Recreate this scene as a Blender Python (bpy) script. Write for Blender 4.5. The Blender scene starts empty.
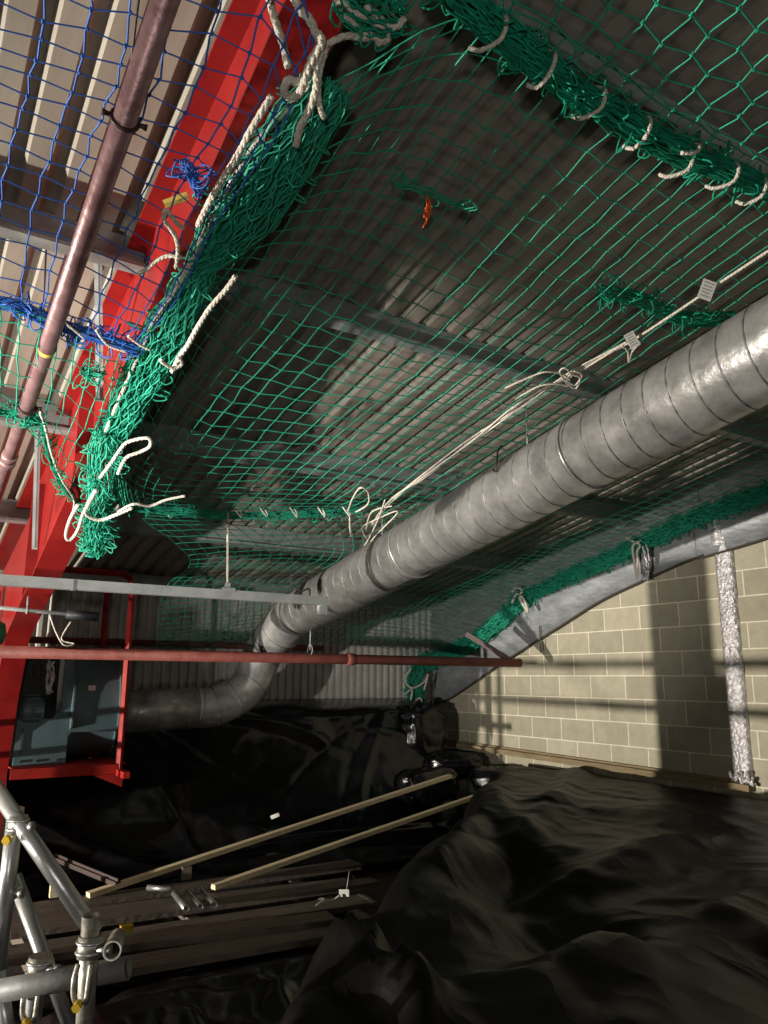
import bpy, math, random
from mathutils import Vector, noise
random.seed(7)
C = bpy.context.scene.collection
CZ = 1.70                      # camera height above the floor; shapes are written relative to the camera
# ---------------------------------------------------------------- camera model
YAW, TILT, ROLL, F = 0.55949, 0.21494, 0.0062, 764.768
K = 0.18029                    # fall of the roof per metre towards the eave
fw = Vector((math.sin(YAW)*math.cos(TILT), math.cos(YAW)*math.cos(TILT), math.sin(TILT)))
_r = Vector((math.cos(YAW), -math.sin(YAW), 0)); _u = _r.cross(fw)
cr = math.cos(ROLL)*_r + math.sin(ROLL)*_u
cu = -math.sin(ROLL)*_r + math.cos(ROLL)*_u
def ray(x, y): return cr*(x-384) + cu*(512-y) + fw*F
def atX(x, y, X): d = ray(x, y); return d*(X/d.x)
def atY(x, y, Y): d = ray(x, y); return d*(Y/d.y)
def atZ(x, y, Z): d = ray(x, y); return d*(Z/d.z)
def atR(x, y, a): d = ray(x, y); return d*(a/(d.z+K*d.y))     # plane parallel to the roof
def R3(X, Y, a): return Vector((X, Y, a-K*Y))
def atB(x, y, off=.1):                                        # plane under the haunched rafter
    d = ray(x, y); return d*((1.81+.31*1.52-off)/(d.z+.31*d.y))

# ---------------------------------------------------------------- materials
def mat(name, col, rough=.6, metal=0., col2=None, nscale=6., bump=0., bscale=40., spec=.5, coat=0., contrast=(.35,.65), stretch=None, trans=0):
    m = bpy.data.materials.new(name); m.use_nodes = True
    nt = m.node_tree; b = nt.nodes['Principled BSDF']
    b.inputs['Base Color'].default_value = (*col, 1); b.inputs['Roughness'].default_value = rough
    b.inputs['Metallic'].default_value = metal; b.inputs['Specular IOR Level'].default_value = spec
    b.inputs['Coat Weight'].default_value = coat
    tc = nt.nodes.new('ShaderNodeTexCoord'); mp = nt.nodes.new('ShaderNodeMapping')
    nt.links.new(tc.outputs['Object'], mp.inputs['Vector'])
    if stretch: mp.inputs['Scale'].default_value = stretch
    if col2:
        n = nt.nodes.new('ShaderNodeTexNoise'); n.inputs['Scale'].default_value = nscale; n.inputs['Detail'].default_value = 6; n.inputs['Roughness'].default_value = .65
        rp = nt.nodes.new('ShaderNodeValToRGB'); rp.color_ramp.elements[0].position = contrast[0]; rp.color_ramp.elements[1].position = contrast[1]
        rp.color_ramp.elements[0].color = (*col, 1); rp.color_ramp.elements[1].color = (*col2, 1)
        nt.links.new(mp.outputs[0], n.inputs['Vector']); nt.links.new(n.outputs['Fac'], rp.inputs[0]); nt.links.new(rp.outputs[0], b.inputs['Base Color'])
    if bump:
        n2 = nt.nodes.new('ShaderNodeTexNoise'); n2.inputs['Scale'].default_value = bscale; n2.inputs['Detail'].default_value = 4
        bp = nt.nodes.new('ShaderNodeBump'); bp.inputs['Strength'].default_value = bump; bp.inputs['Distance'].default_value = .02
        nt.links.new(mp.outputs[0], n2.inputs['Vector']); nt.links.new(n2.outputs['Fac'], bp.inputs['Height']); nt.links.new(bp.outputs[0], b.inputs['Normal'])
    return m
M = {}
M['deck'] = mat('coated_roof_sheet', (.235,.205,.165), .5, 0, (.325,.29,.24), 2.2, bump=.05, bscale=9, stretch=(3,.5,1))
M['wallsheet'] = mat('wall_sheet', (.34,.32,.29), .5, 0, (.46,.44,.41), 3)
M['galv'] = mat('galvanised_steel', (.20,.215,.21), .5, .05, (.29,.30,.29), 7, bump=.1, bscale=30)
M['duct'] = mat('galvanised_duct', (.17,.165,.16), .36, .5, (.40,.385,.37), 6, bump=.34, bscale=11, contrast=(.3,.7))
M['seam'] = mat('duct_seam', (.17,.165,.16), .5, .6)
M['band'] = mat('dark_band', (.06,.058,.055), .55, .3)
M['red'] = mat('red_paint', (.18,.004,.006), .4, 0, (.29,.013,.009), 3.5, bump=.08, bscale=14, contrast=(.3,.7))
M['redframe'] = mat('red_frame_paint', (.25,.009,.007), .6, 0, (.36,.02,.013), 9, spec=.25)
M['brown'] = mat('oxide_pipe', (.14,.034,.026), .6, .0, (.20,.062,.05), 9, bump=.12, bscale=35, spec=.25)
M['mauve'] = mat('sprinkler_pipe', (.19,.095,.098), .40, .45, (.30,.18,.18), 14, bump=.12, bscale=35)
M['darkmetal'] = mat('dark_metal', (.035,.02,.018), .5, .5)
M['tube'] = mat('scaffold_tube', (.30,.30,.295), .34, .8, (.42,.415,.41), 5, bump=.05, bscale=40, stretch=(1,1,1))
M['tubedull'] = mat('dull_tube', (.10,.10,.10), .6, .3, (.17,.17,.165), 12, bump=.1)
M['coupler'] = mat('coupler_steel', (.20,.19,.16), .45, .75, (.42,.40,.35), 30, bump=.15)
M['brass'] = mat('yellow_nut', (.55,.36,.03), .4, .4)
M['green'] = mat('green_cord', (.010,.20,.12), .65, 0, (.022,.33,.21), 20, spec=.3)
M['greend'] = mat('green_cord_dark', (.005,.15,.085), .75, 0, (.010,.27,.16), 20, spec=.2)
M['blue'] = mat('blue_cord', (.02,.09,.36), .6, 0, (.035,.14,.48), 20, spec=.4)
M['rope'] = mat('white_rope', (.50,.45,.37), .85, 0, (.68,.63,.55), 60, bump=.6, bscale=160, spec=.2)
M['yellow'] = mat('yellow_tape', (.55,.40,.08), .6)
M['orange'] = mat('orange_twine', (.75,.10,.02), .6)
M['paper'] = mat('label_paper', (.62,.60,.56), .7, 0, (.5,.48,.45), 60)
M['ink'] = mat('label_ink', (.07,.07,.07), .7)
M['fan'] = mat('blue_grey_enamel', (.062,.098,.108), .36, .1, (.09,.135,.147), 4, coat=.15)
M['fandark'] = mat('black_fan_steel', (.02,.022,.024), .5, .3)
M['foil'] = mat('foil_faced_board', (.22,.23,.24), .45, .3, (.36,.37,.38), 4, bump=.3, bscale=12, stretch=(1,1,2.5))
M['foiltape'] = mat('crinkled_foil', (.40,.38,.385), .42, .55, (.74,.70,.71), 24, bump=1.0, bscale=38, contrast=(.4,.6))
M['foam'] = mat('dark_edge', (.05,.04,.03), .9)
M['poly'] = mat('black_polythene', (.003,.003,.0035), .25, 0, (.006,.006,.007), 3, bump=.2, bscale=6, spec=.4)
M['poly2'] = mat('dusty_black_polythene', (.0022,.0021,.002), .44, 0, (.0048,.0042,.0037), 1.6, bump=.3, bscale=6, spec=.10, contrast=(.4,.75))
M['board'] = mat('scaffold_board', (.075,.058,.045), .8, 0, (.15,.115,.09), 5, bump=.3, stretch=(.5,6,1))
M['batten'] = mat('pale_batten', (.58,.47,.28), .75, 0, (.72,.61,.40), 8, stretch=(.6,6,4))
M['plate'] = mat('timber_plate', (.16,.115,.06), .8, 0, (.24,.18,.10), 8, stretch=(1,.6,6))
M['floor'] = mat('dark_floor', (.020,.018,.016), .8, 0, (.035,.031,.027), 2, bump=.3)
M['greenplastic'] = mat('green_plastic', (.01,.16,.06), .5)

def crumple(m, scale, strength, dist):
    nt = m.node_tree; b = nt.nodes['Principled BSDF']; tc = nt.nodes.new('ShaderNodeTexCoord')
    nz = nt.nodes.new('ShaderNodeTexNoise'); nz.inputs['Scale'].default_value = 1.3; nt.links.new(tc.outputs['Object'], nz.inputs['Vector'])
    mixv = nt.nodes.new('ShaderNodeVectorMath'); mixv.operation = 'MULTIPLY_ADD'; nt.links.new(nz.outputs['Color'], mixv.inputs[0]); mixv.inputs[1].default_value = (.8,.8,.8); nt.links.new(tc.outputs['Object'], mixv.inputs[2])
    prev = b.inputs['Normal'].links[0].from_socket
    for sc_, k in ((scale, 1.), (scale*2.7, .45)):
        mp = nt.nodes.new('ShaderNodeMapping'); mp.inputs['Scale'].default_value = (sc_, sc_*.6, sc_*.8); mp.inputs['Rotation'].default_value = (0,0,.6*k); nt.links.new(mixv.outputs[0], mp.inputs[0])
        v = nt.nodes.new('ShaderNodeTexVoronoi'); v.inputs['Scale'].default_value = 1; nt.links.new(mp.outputs[0], v.inputs['Vector'])
        bp = nt.nodes.new('ShaderNodeBump'); bp.inputs['Strength'].default_value = strength; bp.inputs['Distance'].default_value = dist*k
        nt.links.new(v.outputs['Distance'], bp.inputs['Height']); nt.links.new(prev, bp.inputs['Normal']); prev = bp.outputs[0]
    nt.links.new(prev, b.inputs['Normal'])
crumple(M['poly'], 1.6, .35, .06); crumple(M['poly2'], 1.5, .55, .10)

def block_mat():
    m = bpy.data.materials.new('concrete_blocks'); m.use_nodes = True; nt = m.node_tree; b = nt.nodes['Principled BSDF']
    b.inputs['Roughness'].default_value = .92; b.inputs['Specular IOR Level'].default_value = .15
    tc = nt.nodes.new('ShaderNodeTexCoord'); sp = nt.nodes.new('ShaderNodeSeparateXYZ'); cb = nt.nodes.new('ShaderNodeCombineXYZ')
    nt.links.new(tc.outputs['Object'], sp.inputs[0])
    def add(src, v):
        a = nt.nodes.new('ShaderNodeMath'); a.operation = 'ADD'; nt.links.new(src, a.inputs[0]); a.inputs[1].default_value = v; return a.outputs[0]
    nt.links.new(add(sp.outputs['Y'], BY), cb.inputs[0]); nt.links.new(add(sp.outputs['Z'], BZ), cb.inputs[1])
    br = nt.nodes.new('ShaderNodeTexBrick'); br.offset = .5; br.squash = 1
    br.inputs['Scale'].default_value = 1; br.inputs['Brick Width'].default_value = .4533; br.inputs['Row Height'].default_value = .225
    br.inputs['Mortar Size'].default_value = .0065; br.inputs['Mortar Smooth'].default_value = .3; br.inputs['Bias'].default_value = -.1
    br.inputs['Color1'].default_value = (.33,.30,.22,1); br.inputs['Color2'].default_value = (.42,.38,.285,1); br.inputs['Mortar'].default_value = (.68,.62,.48,1)
    nt.links.new(cb.outputs[0], br.inputs['Vector'])
    n = nt.nodes.new('ShaderNodeTexNoise'); n.inputs['Scale'].default_value = 7; n.inputs['Detail'].default_value = 8; n.inputs['Roughness'].default_value = .7; nt.links.new(cb.outputs[0], n.inputs['Vector'])
    mr = nt.nodes.new('ShaderNodeMapRange'); mr.inputs[3].default_value = .66; mr.inputs[4].default_value = 1.3; nt.links.new(n.outputs['Fac'], mr.inputs[0])
    mx = nt.nodes.new('ShaderNodeVectorMath'); mx.operation = 'SCALE'; nt.links.new(br.outputs['Color'], mx.inputs[0]); nt.links.new(mr.outputs[0], mx.inputs['Scale'])
    nt.links.new(mx.outputs[0], b.inputs['Base Color'])
    n2 = nt.nodes.new('ShaderNodeTexNoise'); n2.inputs['Scale'].default_value = 90; nt.links.new(cb.outputs[0], n2.inputs['Vector'])
    ad = nt.nodes.new('ShaderNodeMath'); ad.operation = 'MULTIPLY_ADD'; nt.links.new(br.outputs['Fac'], ad.inputs[0]); ad.inputs[1].default_value = -.6; nt.links.new(n2.outputs['Fac'], ad.inputs[2])
    bp = nt.nodes.new('ShaderNodeBump'); bp.inputs['Strength'].default_value = .45; bp.inputs['Distance'].default_value = .01
    nt.links.new(ad.outputs[0], bp.inputs['Height']); nt.links.new(bp.outputs[0], b.inputs['Normal'])
    return m

# ---------------------------------------------------------------- mesh builder
class MB:
    def __init__(s): s.v = []; s.f = []; s.sm = []
    def face(s, idx, smooth=False): s.f.append(tuple(idx)); s.sm.append(smooth)
    def box(s, c, size, ax=None):
        c = Vector(c); ax = ax or (Vector((1,0,0)), Vector((0,1,0)), Vector((0,0,1)))
        h = [ax[i]*size[i]*.5 for i in range(3)]; n = len(s.v)
        for dz in (-1,1):
            for dy in (-1,1):
                for dx in (-1,1): s.v.append(c+dx*h[0]+dy*h[1]+dz*h[2])
        for q in ((0,2,3,1),(4,5,7,6),(0,1,5,4),(2,6,7,3),(0,4,6,2),(1,3,7,5)): s.face([n+i for i in q])
        return s
    def bar(s, a, b, w, h, up=Vector((0,0,1))):
        a = Vector(a); b = Vector(b); d = (b-a); L = d.length; d.normalize(); x = d.cross(up).normalized(); z = x.cross(d)
        return s.box((a+b)/2, (L, w, h), (d, x, z))
    def tube(s, pts, r, n=8, cap=True, hollow=False, smooth=True, closed=False):
        pts = [Vector(p) for p in pts]; N = len(pts)
        if N < 2: return s
        rr = r if isinstance(r, (list, tuple)) else [r]*N
        t0 = (pts[1]-pts[0]).normalized(); ref = Vector((0,0,1)) if abs(t0.z) < .9 else Vector((1,0,0))
        nrm = t0.cross(ref).normalized(); base = len(s.v)
        for i, p in enumerate(pts):
            if closed: t = pts[(i+1)%N]-pts[i-1]
            else: t = pts[min(i+1,N-1)]-pts[max(i-1,0)]
            if t.length < 1e-9: t = t0.copy()
            t.normalize(); nrm = nrm - t*nrm.dot(t)
            if nrm.length < 1e-6: nrm = t.orthogonal()
            nrm.normalize(); bn = t.cross(nrm)
            for k in range(n):
                a = 2*math.pi*k/n; s.v.append(p+(nrm*math.cos(a)+bn*math.sin(a))*rr[i])
        for i in range(N if closed else N-1):
            j = (i+1)%N
            for k in range(n):
                s.face((base+i*n+k, base+i*n+(k+1)%n, base+j*n+(k+1)%n, base+j*n+k), smooth)
        if cap and not closed:
            s.face([base+k for k in range(n)][::-1]); s.face([base+(N-1)*n+k for k in range(n)])
        return s
    def cyl(s, a, b, r, n=16): return s.tube([a, b], r, n)
    def ring(s, c, axis, R, r, n=24, m=8):
        c = Vector(c); axis = Vector(axis).normalized(); x = axis.orthogonal().normalized(); y = axis.cross(x)
        return s.tube([c+(x*math.cos(2*math.pi*i/n)+y*math.sin(2*math.pi*i/n))*R for i in range(n)], r, m, closed=True)
    def pipe(s, a, b, R, t, n=20):                          # open-ended tube with wall thickness
        a = Vector(a); b = Vector(b); d = (b-a).normalized(); x = d.orthogonal().normalized(); y = d.cross(x); base = len(s.v)
        for c, q in ((a,R),(b,R),(b,R-t),(a,R-t)):
            for k in range(n):
                g = 2*math.pi*k/n; s.v.append(c+(x*math.cos(g)+y*math.sin(g))*q)
        for i in range(4):
            j = (i+1)%4
            for k in range(n): s.face((base+i*n+k, base+i*n+(k+1)%n, base+j*n+(k+1)%n, base+j*n+k), i in (0,2))
        return s
    def prism(s, poly, axis_pts):                            # poly: list of Vector (planar), extruded by vector
        n = len(poly); b = len(s.v); e = Vector(axis_pts)
        s.v += [Vector(p) for p in poly]; s.v += [Vector(p)+e for p in poly]
        s.face(range(b, b+n)); s.face(list(range(b+n, b+2*n))[::-1])
        for i in range(n): s.face((b+i, b+n+i, b+n+(i+1)%n, b+(i+1)%n))
        return s
    def grid(s, rows, smooth=True):
        b = len(s.v); n = len(rows[0])
        for r in rows: s.v += [Vector(p) for p in r]
        for i in range(len(rows)-1):
            for j in range(n-1): s.face((b+i*n+j, b+i*n+j+1, b+(i+1)*n+j+1, b+(i+1)*n+j), smooth)
        return s
def base_of(v):
    xs = [p.x for p in v]; ys = [p.y for p in v]; zs = [p.z for p in v]
    return Vector(((min(xs)+max(xs))/2, (min(ys)+max(ys))/2, min(zs)))
roots = []
def tag(o, label=None, cat=None, group=None, kind=None):
    if label: o['label'] = label
    if cat: o['category'] = cat
    if group: o['group'] = group
    if kind: o['kind'] = kind
    return o
def thing(name, loc, label, cat, group=None):
    o = bpy.data.objects.new(name, None); C.objects.link(o); o.location = loc; o.empty_display_size = .05
    roots.append(o); return tag(o, label, cat, group)
def build(name, mb, m, parent=None, keep=False):
    """links the mesh as one object; coordinates in mb are world coordinates"""
    if parent is None:
        org = Vector((0,0,0)) if keep else base_of(mb.v)
    else:
        org = Vector((0,0,0)); p = parent
        while p: org += p.location; p = p.parent
    me = bpy.data.meshes.new(name); me.from_pydata([tuple(p-org) for p in mb.v], [], mb.f); me.validate(clean_customdata=False)
    if len(me.polygons) == len(mb.sm): me.polygons.foreach_set('use_smooth', mb.sm)
    me.materials.append(M[m] if isinstance(m, str) else m)
    o = bpy.data.objects.new(name, me); C.objects.link(o)
    if parent: o.parent = parent
    else: o.location = org; roots.append(o)
    me.update(); return o
def struct(name, mb, m): o = build(name, mb, m, None, True); o['kind'] = 'structure'; return o
def cat_rom(P, n):
    P = [Vector(p) for p in P]; out = []
    for i in range(len(P)-1):
        p0 = P[max(i-1,0)]; p1 = P[i]; p2 = P[i+1]; p3 = P[min(i+2,len(P)-1)]
        for k in range(n):
            t = k/n; out.append(.5*((2*p1)+(p2-p0)*t+(2*p0-5*p1+4*p2-p3)*t*t+(3*p1-p0-3*p2+p3)*t*t*t))
    out.append(P[-1]); return out
def sample(P, t):                                            # Catmull-Rom over list, t in 0..1
    n = len(P)-1; x = min(max(t,0),1)*n; i = min(int(x), n-1); t = x-i
    p0 = P[max(i-1,0)]; p1 = P[i]; p2 = P[i+1]; p3 = P[min(i+2,n)]
    return .5*((2*p1)+(p2-p0)*t+(2*p0-5*p1+4*p2-p3)*t*t+(3*p1-p0-3*p2+p3)*t*t*t)
def rv(a=1.): return Vector((random.uniform(-a,a), random.uniform(-a,a), random.uniform(-a,a)))

# ---------------------------------------------------------------- the building shell
XG, YE = 6.166, 8.55
# course and joint offsets for the block bond
BZ = CZ*0 + 10.0 - .0; BY = 10.0
zc = atX(640, 699.5, XG).z; BZ = 0.225*40 - zc               # a bed joint passes here
yj = 5.087; BY = .4533*40 - yj
mb = MB(); mb.box((XG+.1, 2.0, .75), (.2, 13.6, 5.0)); struct('wall_right', mb, block_mat())
mb = MB(); mb.box((-.2, 2.2, -1.75), (13.2, 13.4, .1)); struct('floor', mb, 'floor')
# far eave wall: vertical corrugated sheets
mb = MB(); rows = [[], []]; x = -6.5; i = 0
while x < XG+.02:
    for dx, dy in ((0,0),(.034,0),(.05,.028),(.084,.028)):
        if x+dx < XG+.01: rows[0].append((x+dx, YE+dy, -1.7)); rows[1].append((x+dx, YE+dy, 2.6-K*YE+.02))
    x += .1
mb.grid(rows, False); struct('wall_back', mb, 'wallsheet')
# roof deck: trapezoidal sheets running down the slope
mb = MB(); y0, y1 = -4.6, 8.62; prof = []; x = -6.6
while x < XG+.2:
    prof += [(x,0),(x+.078,0),(x+.098,.038),(x+.130,.038),(x+.150,0)]; x += .155
mb.grid([[(px, yy, 2.6-K*yy+pz) for px, pz in prof] for yy in (y0, .2, 4.4, y1)], False)
mb.grid([[(px, yy, 2.6-K*yy+.12) for px in (-6.6, XG+.2)] for yy in (y0, y1)], False)
struct('ceiling', mb, 'deck')
# red painted rafter with deepening haunch, and its column
BX0, BX1 = .68, .85; bc = .765
def bot(y): return 1.81-.31*(y-1.52) if y > 1.52 else 1.81-K*(y-1.52)
ys = [-4.5, 0, 1.52, 3, 4.85, 5.6, 6.42]
rt = thing('portal_rafter', (bc, 0, 2.0), 'red painted steel rafter sloping down to the eave, seen from below', 'steel beam')
mb = MB()
for a, b in zip(ys[:-1], ys[1:]):
    n = len(mb.v)
    for X in (bc-.006, bc+.006):
        for y in (a, b): mb.v += [Vector((X, y, bot(y))), Vector((X, y, 2.53-K*y))]
    for q in ((0,1,3,2),(4,6,7,5)): mb.face([n+i for i in q])
build('web', mb, 'red', rt)
def flange(path, th=.014):
    m = MB(); rows = []
    for (y, z), (ny, nz) in path: rows.append([(BX0,y,z),(BX1,y,z),(BX1,y+ny*th,z+nz*th),(BX0,y+ny*th,z+nz*th),(BX0,y,z)])
    m.grid(rows, False); return m
build('bottom_flange', flange([((y, bot(y)), (0,1)) for y in ys]), 'red', rt)
build('top_flange', flange([((y, 2.53-K*y), (0,1)) for y in (-4.5, 6.42, 8.4)]), 'red', rt)
for y in (1.6, 4.2, 5.75):
    m = MB()
    for sx in (-1, 1): m.box((bc+sx*.044, y, (bot(y)+2.38-K*y)/2), (.078, .012, 2.38-K*y-bot(y)-.01))
    build('stiffener', m, 'red', rt)
ct = thing('steel_column', (bc, 7.2, -1.7), 'red painted steel column standing left of the blower', 'steel column')
m = MB(); cp = [(6.42, bot(6.42)), (6.72,-.18), (6.9,-.75), (6.9,-1.7)]
for (a, za), (b, zb) in zip(cp[:-1], cp[1:]):
    n = len(m.v)
    for X in (bc-.006, bc+.006): m.v += [Vector((X,a,za)), Vector((X,8.3,za)), Vector((X,b,zb)), Vector((X,8.3,zb))]
    for q in ((0,1,3,2),(4,6,7,5)): m.face([n+i for i in q])
m.v += [Vector((X, y, z)) for X in (bc-.006, bc+.006) for y, z in ((6.42,bot(6.42)),(6.42,2.38-K*6.42),(8.3,2.38-K*8.3),(8.3,bot(6.42)))]
n = len(m.v)-8; m.face([n,n+1,n+2,n+3]); m.face([n+7,n+6,n+5,n+4])
build('web', m, 'red', ct)
build('inner_flange', flange([((y, z), (1,0)) for y, z in cp]), 'red', ct)
build('outer_flange', flange([((8.3, z), (1,0)) for z in (2.38-K*8.3, -1.7)]), 'red', ct)
m = MB(); m.box((bc, 7.3, bot(6.42)-.02), (.165, 1.5, .014)); build('stiffener', m, 'red', ct)
m = MB()                                                       # red eave bracing tied to the column on the far side
br = thing('eave_bracing', (.45, 7.6, .1), 'dark red bolted eave bracing plate left of the rafter foot', 'steel bracket')
m.box((.42, 7.55, .62), (.62, .016, .24)); m.box((.12, 7.52, .3), (.07, .02, .9)); m.box((.34, 7.52, .3), (.07, .02, .9)); build('gusset_plate', m, 'red', br)
for bx in (.2,.3,.42,.52):
    for bz in (.56,.68):
        m = MB(); m.cyl((bx,7.54,bz),(bx,7.515,bz),.014,6); build('bolt', m, 'darkmetal', br)
# purlins (Z sections) across both bays
def purlin(y, label, x0=-6.4, x1=XG-.03, h=.2, m='galv'):
    mb = MB(); zt = 2.6-K*y-.002; f_ = .065
    n = Vector((0, K, 1)).normalized(); s = Vector((0, 1, -K)).normalized()
    top = Vector((0, y, zt)); low = top-n*h
    pts = [top+s*f_-n*.02, top+s*f_, top, low, low-s*f_, low-s*f_+n*.02]
    t = .004
    for sgn in (0, 1):
        mb.grid([[p+Vector((X,0,0))+(s*.3+n*.3)*t*sgn*4 for p in pts] for X in (x0, x1)], False)
    o = build('purlin', mb, m); tag(o, label, 'purlin', 'purlins under the roof sheets'); return o
for y, l in ((-1.7,'galvanised purlin above and behind the viewer'),(-.05,'galvanised purlin directly overhead'),(1.62,'shadowed purlin above the thick top edge of the green net'),
             (3.34,'purlin nearest the tied neck of the green net bundle'),(5.03,'purlin just above the lower rope of the main green net'),(6.68,'wide purlin between the lower net rope and the eave'),(8.36,'last purlin at the eave over the far corrugated wall')):
    purlin(y, l)
# fly braces
for (a, b, l) in ((atY(98,252,3.3), Vector((.70,3.75,1.32)), 'thin grey angle brace from purlin to rafter behind the blue net'), (atY(38,432,5.0), Vector((.70,5.5,.83)), 'thin grey angle brace from purlin to rafter behind the lower left green net')):
    m = MB(); m.bar(a, b, .035, .004); m.bar(a+Vector((0,0,.016)), b+Vector((0,0,.016)), .004, .035); tag(build('angle_brace', m, 'galv'), l, 'brace')

# ---------------------------------------------------------------- gable wall: foil boards, plate, strip
def foil_board():
    low = [atX(770,537,XG-.06), atX(700,556,XG-.06), atX(644,580,XG-.06), atX(600,601,XG-.06), atX(560,626,XG-.06), atX(500,664,XG-.06), atX(452,697,XG-.06), Vector((XG-.06, 8.5, -.32))]
    low = [Vector((XG-.06, -3, 1.35+.245*6.69)), ] + low
    low[0].z = low[1].z+.14*(low[1].y+3)
    rows = [[], [], [], [], []]
    lc = cat_rom(low, 10)
    for i, p in enumerate(lc):
        top = 2.6-K*p.y
        w = noise.noise(p*2.3)*.02
        rows[0].append(Vector((XG-.005, p.y, p.z+.01))); rows[1].append(Vector((XG-.055+w, p.y, p.z)))
        rows[2].append(Vector((XG-.07+w*1.6, p.y, p.z*.66+top*.34))); rows[3].append(Vector((XG-.06-w, p.y, p.z*.3+top*.7))); rows[4].append(Vector((XG-.04, p.y, top)))
    m = MB(); m.grid(rows, True); return m, lc
fb = thing('insulation_board', (XG-.06, 5, 0), 'grey foil faced insulation strip along the top of the block wall', 'insulation')
m, lc = foil_board(); build('foil_facing', m, 'foil', fb)
m = MB(); m.tube([p+Vector((-.004, 0, -.006)) for p in lc], .011, 6); build('edge_sealant', m, 'foam', fb)
for px, py in ((640,560),(540,640)):
    q = atX(px,py,XG-.085); m = MB(); 
    m.bar(q+Vector((0,.0,.16)), q+Vector((0,-.01,-.14)), .012, .006, Vector((1,0,0))); build('foil_joint', m, 'foam', fb)
pl = MB(); a = Vector((XG-.045, 8.3, -.80)); b = Vector((XG-.045, 4.02, -.865)); pl.bar(a, b, .09, .055)
pl.bar(a+Vector((.02,0,.04)), b+Vector((.02,0,.04)), .03, .02)
tag(build('timber_plate', pl, 'plate'), 'long brown timber plate along the foot of the block wall', 'timber')
fs = thing('foil_strip', (XG-.05, 4.0, -.9), 'crinkled silver foil wrapped strip running down the block wall', 'foil strip')
m = MB(); rows = []
for i in range(46):
    t = i/45; z = 1.20-1.98*t; yy = 4.10-.0*t
    row = []
    for k, (dy, dx) in enumerate(((.082,0),(.078,-.04),(.05,-.052),(.02,-.05),(-.02,-.054),(-.05,-.05),(-.078,-.042),(-.082,0))):
        j = noise.noise(Vector((z*9, dy*30, 3)))*.012
        row.append(Vector((XG-.002+dx+j, yy+dy+j*.6, z)))
    rows.append(row)
m.grid(rows, True); build('foil_wrap', m, 'foiltape', fs)
m = MB()
for k in range(7):
    c = Vector((XG-.05, 4.1, -.78)); pts = [c+Vector((-.01-random.random()*.03, -.1+.03*k+random.uniform(-.02,.02), random.uniform(-.06,.04))) for _ in range(5)]
    m.tube(cat_rom(pts, 4), .014, 5)
build('crumpled_end', m, 'foiltape', fs)
m = MB(); rows = []
for i in range(10):
    t = i/9; z = 1.52-.34*t; w = .03+.05*t
    rows.append([Vector((XG-.06, 4.13+w, z)), Vector((XG-.09-.01*math.sin(i*2), 4.13+.3*w, z)), Vector((XG-.1, 4.13-.2*w, z)), Vector((XG-.06, 4.13-w, z))])
m.grid(rows, True); build('foil_fold', m, 'foiltape', fs)

# ---------------------------------------------------------------- spiral ventilation duct
DX, DR, DA = 3.155, .215, 1.775
main = [R3(DX, y, DA) for y in (-3.5, -1, 1.5, 4, 6.0)]
pB = R3(DX, 6.35, DA-.0)
lowY = 7.12
pC = atY(262,656,lowY); pD = atY(247,688,lowY); pE = atY(216,706,lowY); pF = atY(128,713,lowY+.02)
duct = thing('ventilation_duct', (DX, 4, .8), 'large silver spiral duct running down under the roof to the blower', 'duct')
s = Vector((0, 1, -K)).normalized(); n_ = Vector((0, K, 1)).normalized()
j1 = R3(DX, 6.42, DA)
m = MB(); m.tube([R3(DX,-3.5,DA), j1], DR, 40)
build('straight_section', m, 'duct', duct)
m = MB(); pts = []; N = int((6.42+3.5)/.137*18)
for i in range(N):
    y = -3.5+i/18*.137; a = 2*math.pi*i/18; pts.append(R3(DX, y, DA)+(Vector((1,0,0))*math.cos(a)+n_*math.sin(a))*(DR+.0005))
m.tube(pts, .0055, 4); build('spiral_seam', m, 'seam', duct)
for y, w in ((4.62,.012),(2.9,.012)):
    m = MB(); m.tube([R3(DX,y-w,DA), R3(DX,y+w,DA)], DR+.009, 40); build('joint_collar', m, 'duct', duct)
# lower bends
P = [j1-s*.02, j1+s*.22, (j1+s*.36)*.45+pC*.55, pC, pD, pE, pE+(pF-pE)*.25]
path = cat_rom(P, 8); m = MB(); m.tube(path, [DR-.004-.03*min(1,i/(len(path)-1)*1.3) for i in range(len(path))], 40, cap=False); build('gored_bend', m, 'duct', duct)
m = MB(); R2 = DR-.034
for idx in (7, 13, 19, 25, 31, 36, 41, 46):
    if idx < len(path)-1:
        t = (path[idx+1]-path[idx-1]).normalized(); rad = DR-.004-.03*min(1,idx/(len(path)-1)*1.3)
        m.ring(path[idx], t, rad+.001, .0055, 32, 6)
build('bend_seam', m, 'seam', duct)
q0 = path[-1]; m = MB(); m.tube([q0, pF+Vector((-.2,0,0))], R2, 40); build('lower_section', m, 'duct', duct)
m = MB(); pts = []; ax = (pF-q0); L = ax.length+.2; axn = ax.normalized(); uy = axn.orthogonal().normalized(); uz = axn.cross(uy)
for i in range(int(L/.12*18)):
    a = 2*math.pi*i/18; pts.append(q0+axn*(i/18*.12)+(uy*math.cos(a)+uz*math.sin(a))*R2)
m.tube(pts, .0038, 4); build('spiral_seam', m, 'seam', duct)
for i0, w in ((4, .022), (17, .03)):
    t = (path[i0+1]-path[i0-1]).normalized(); m = MB(); rad = DR-.004-.03*min(1,i0/(len(path)-1)*1.3)+.006
    m.tube([path[i0]-t*w, path[i0]+t*w], rad, 40); build('rubber_band', m, 'band', duct)
m = MB(); yb = 5.72; m.tube([R3(DX,yb-.022,DA), R3(DX,yb+.022,DA)], DR+.005, 40); build('hanger_band', m, 'band', duct)
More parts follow.
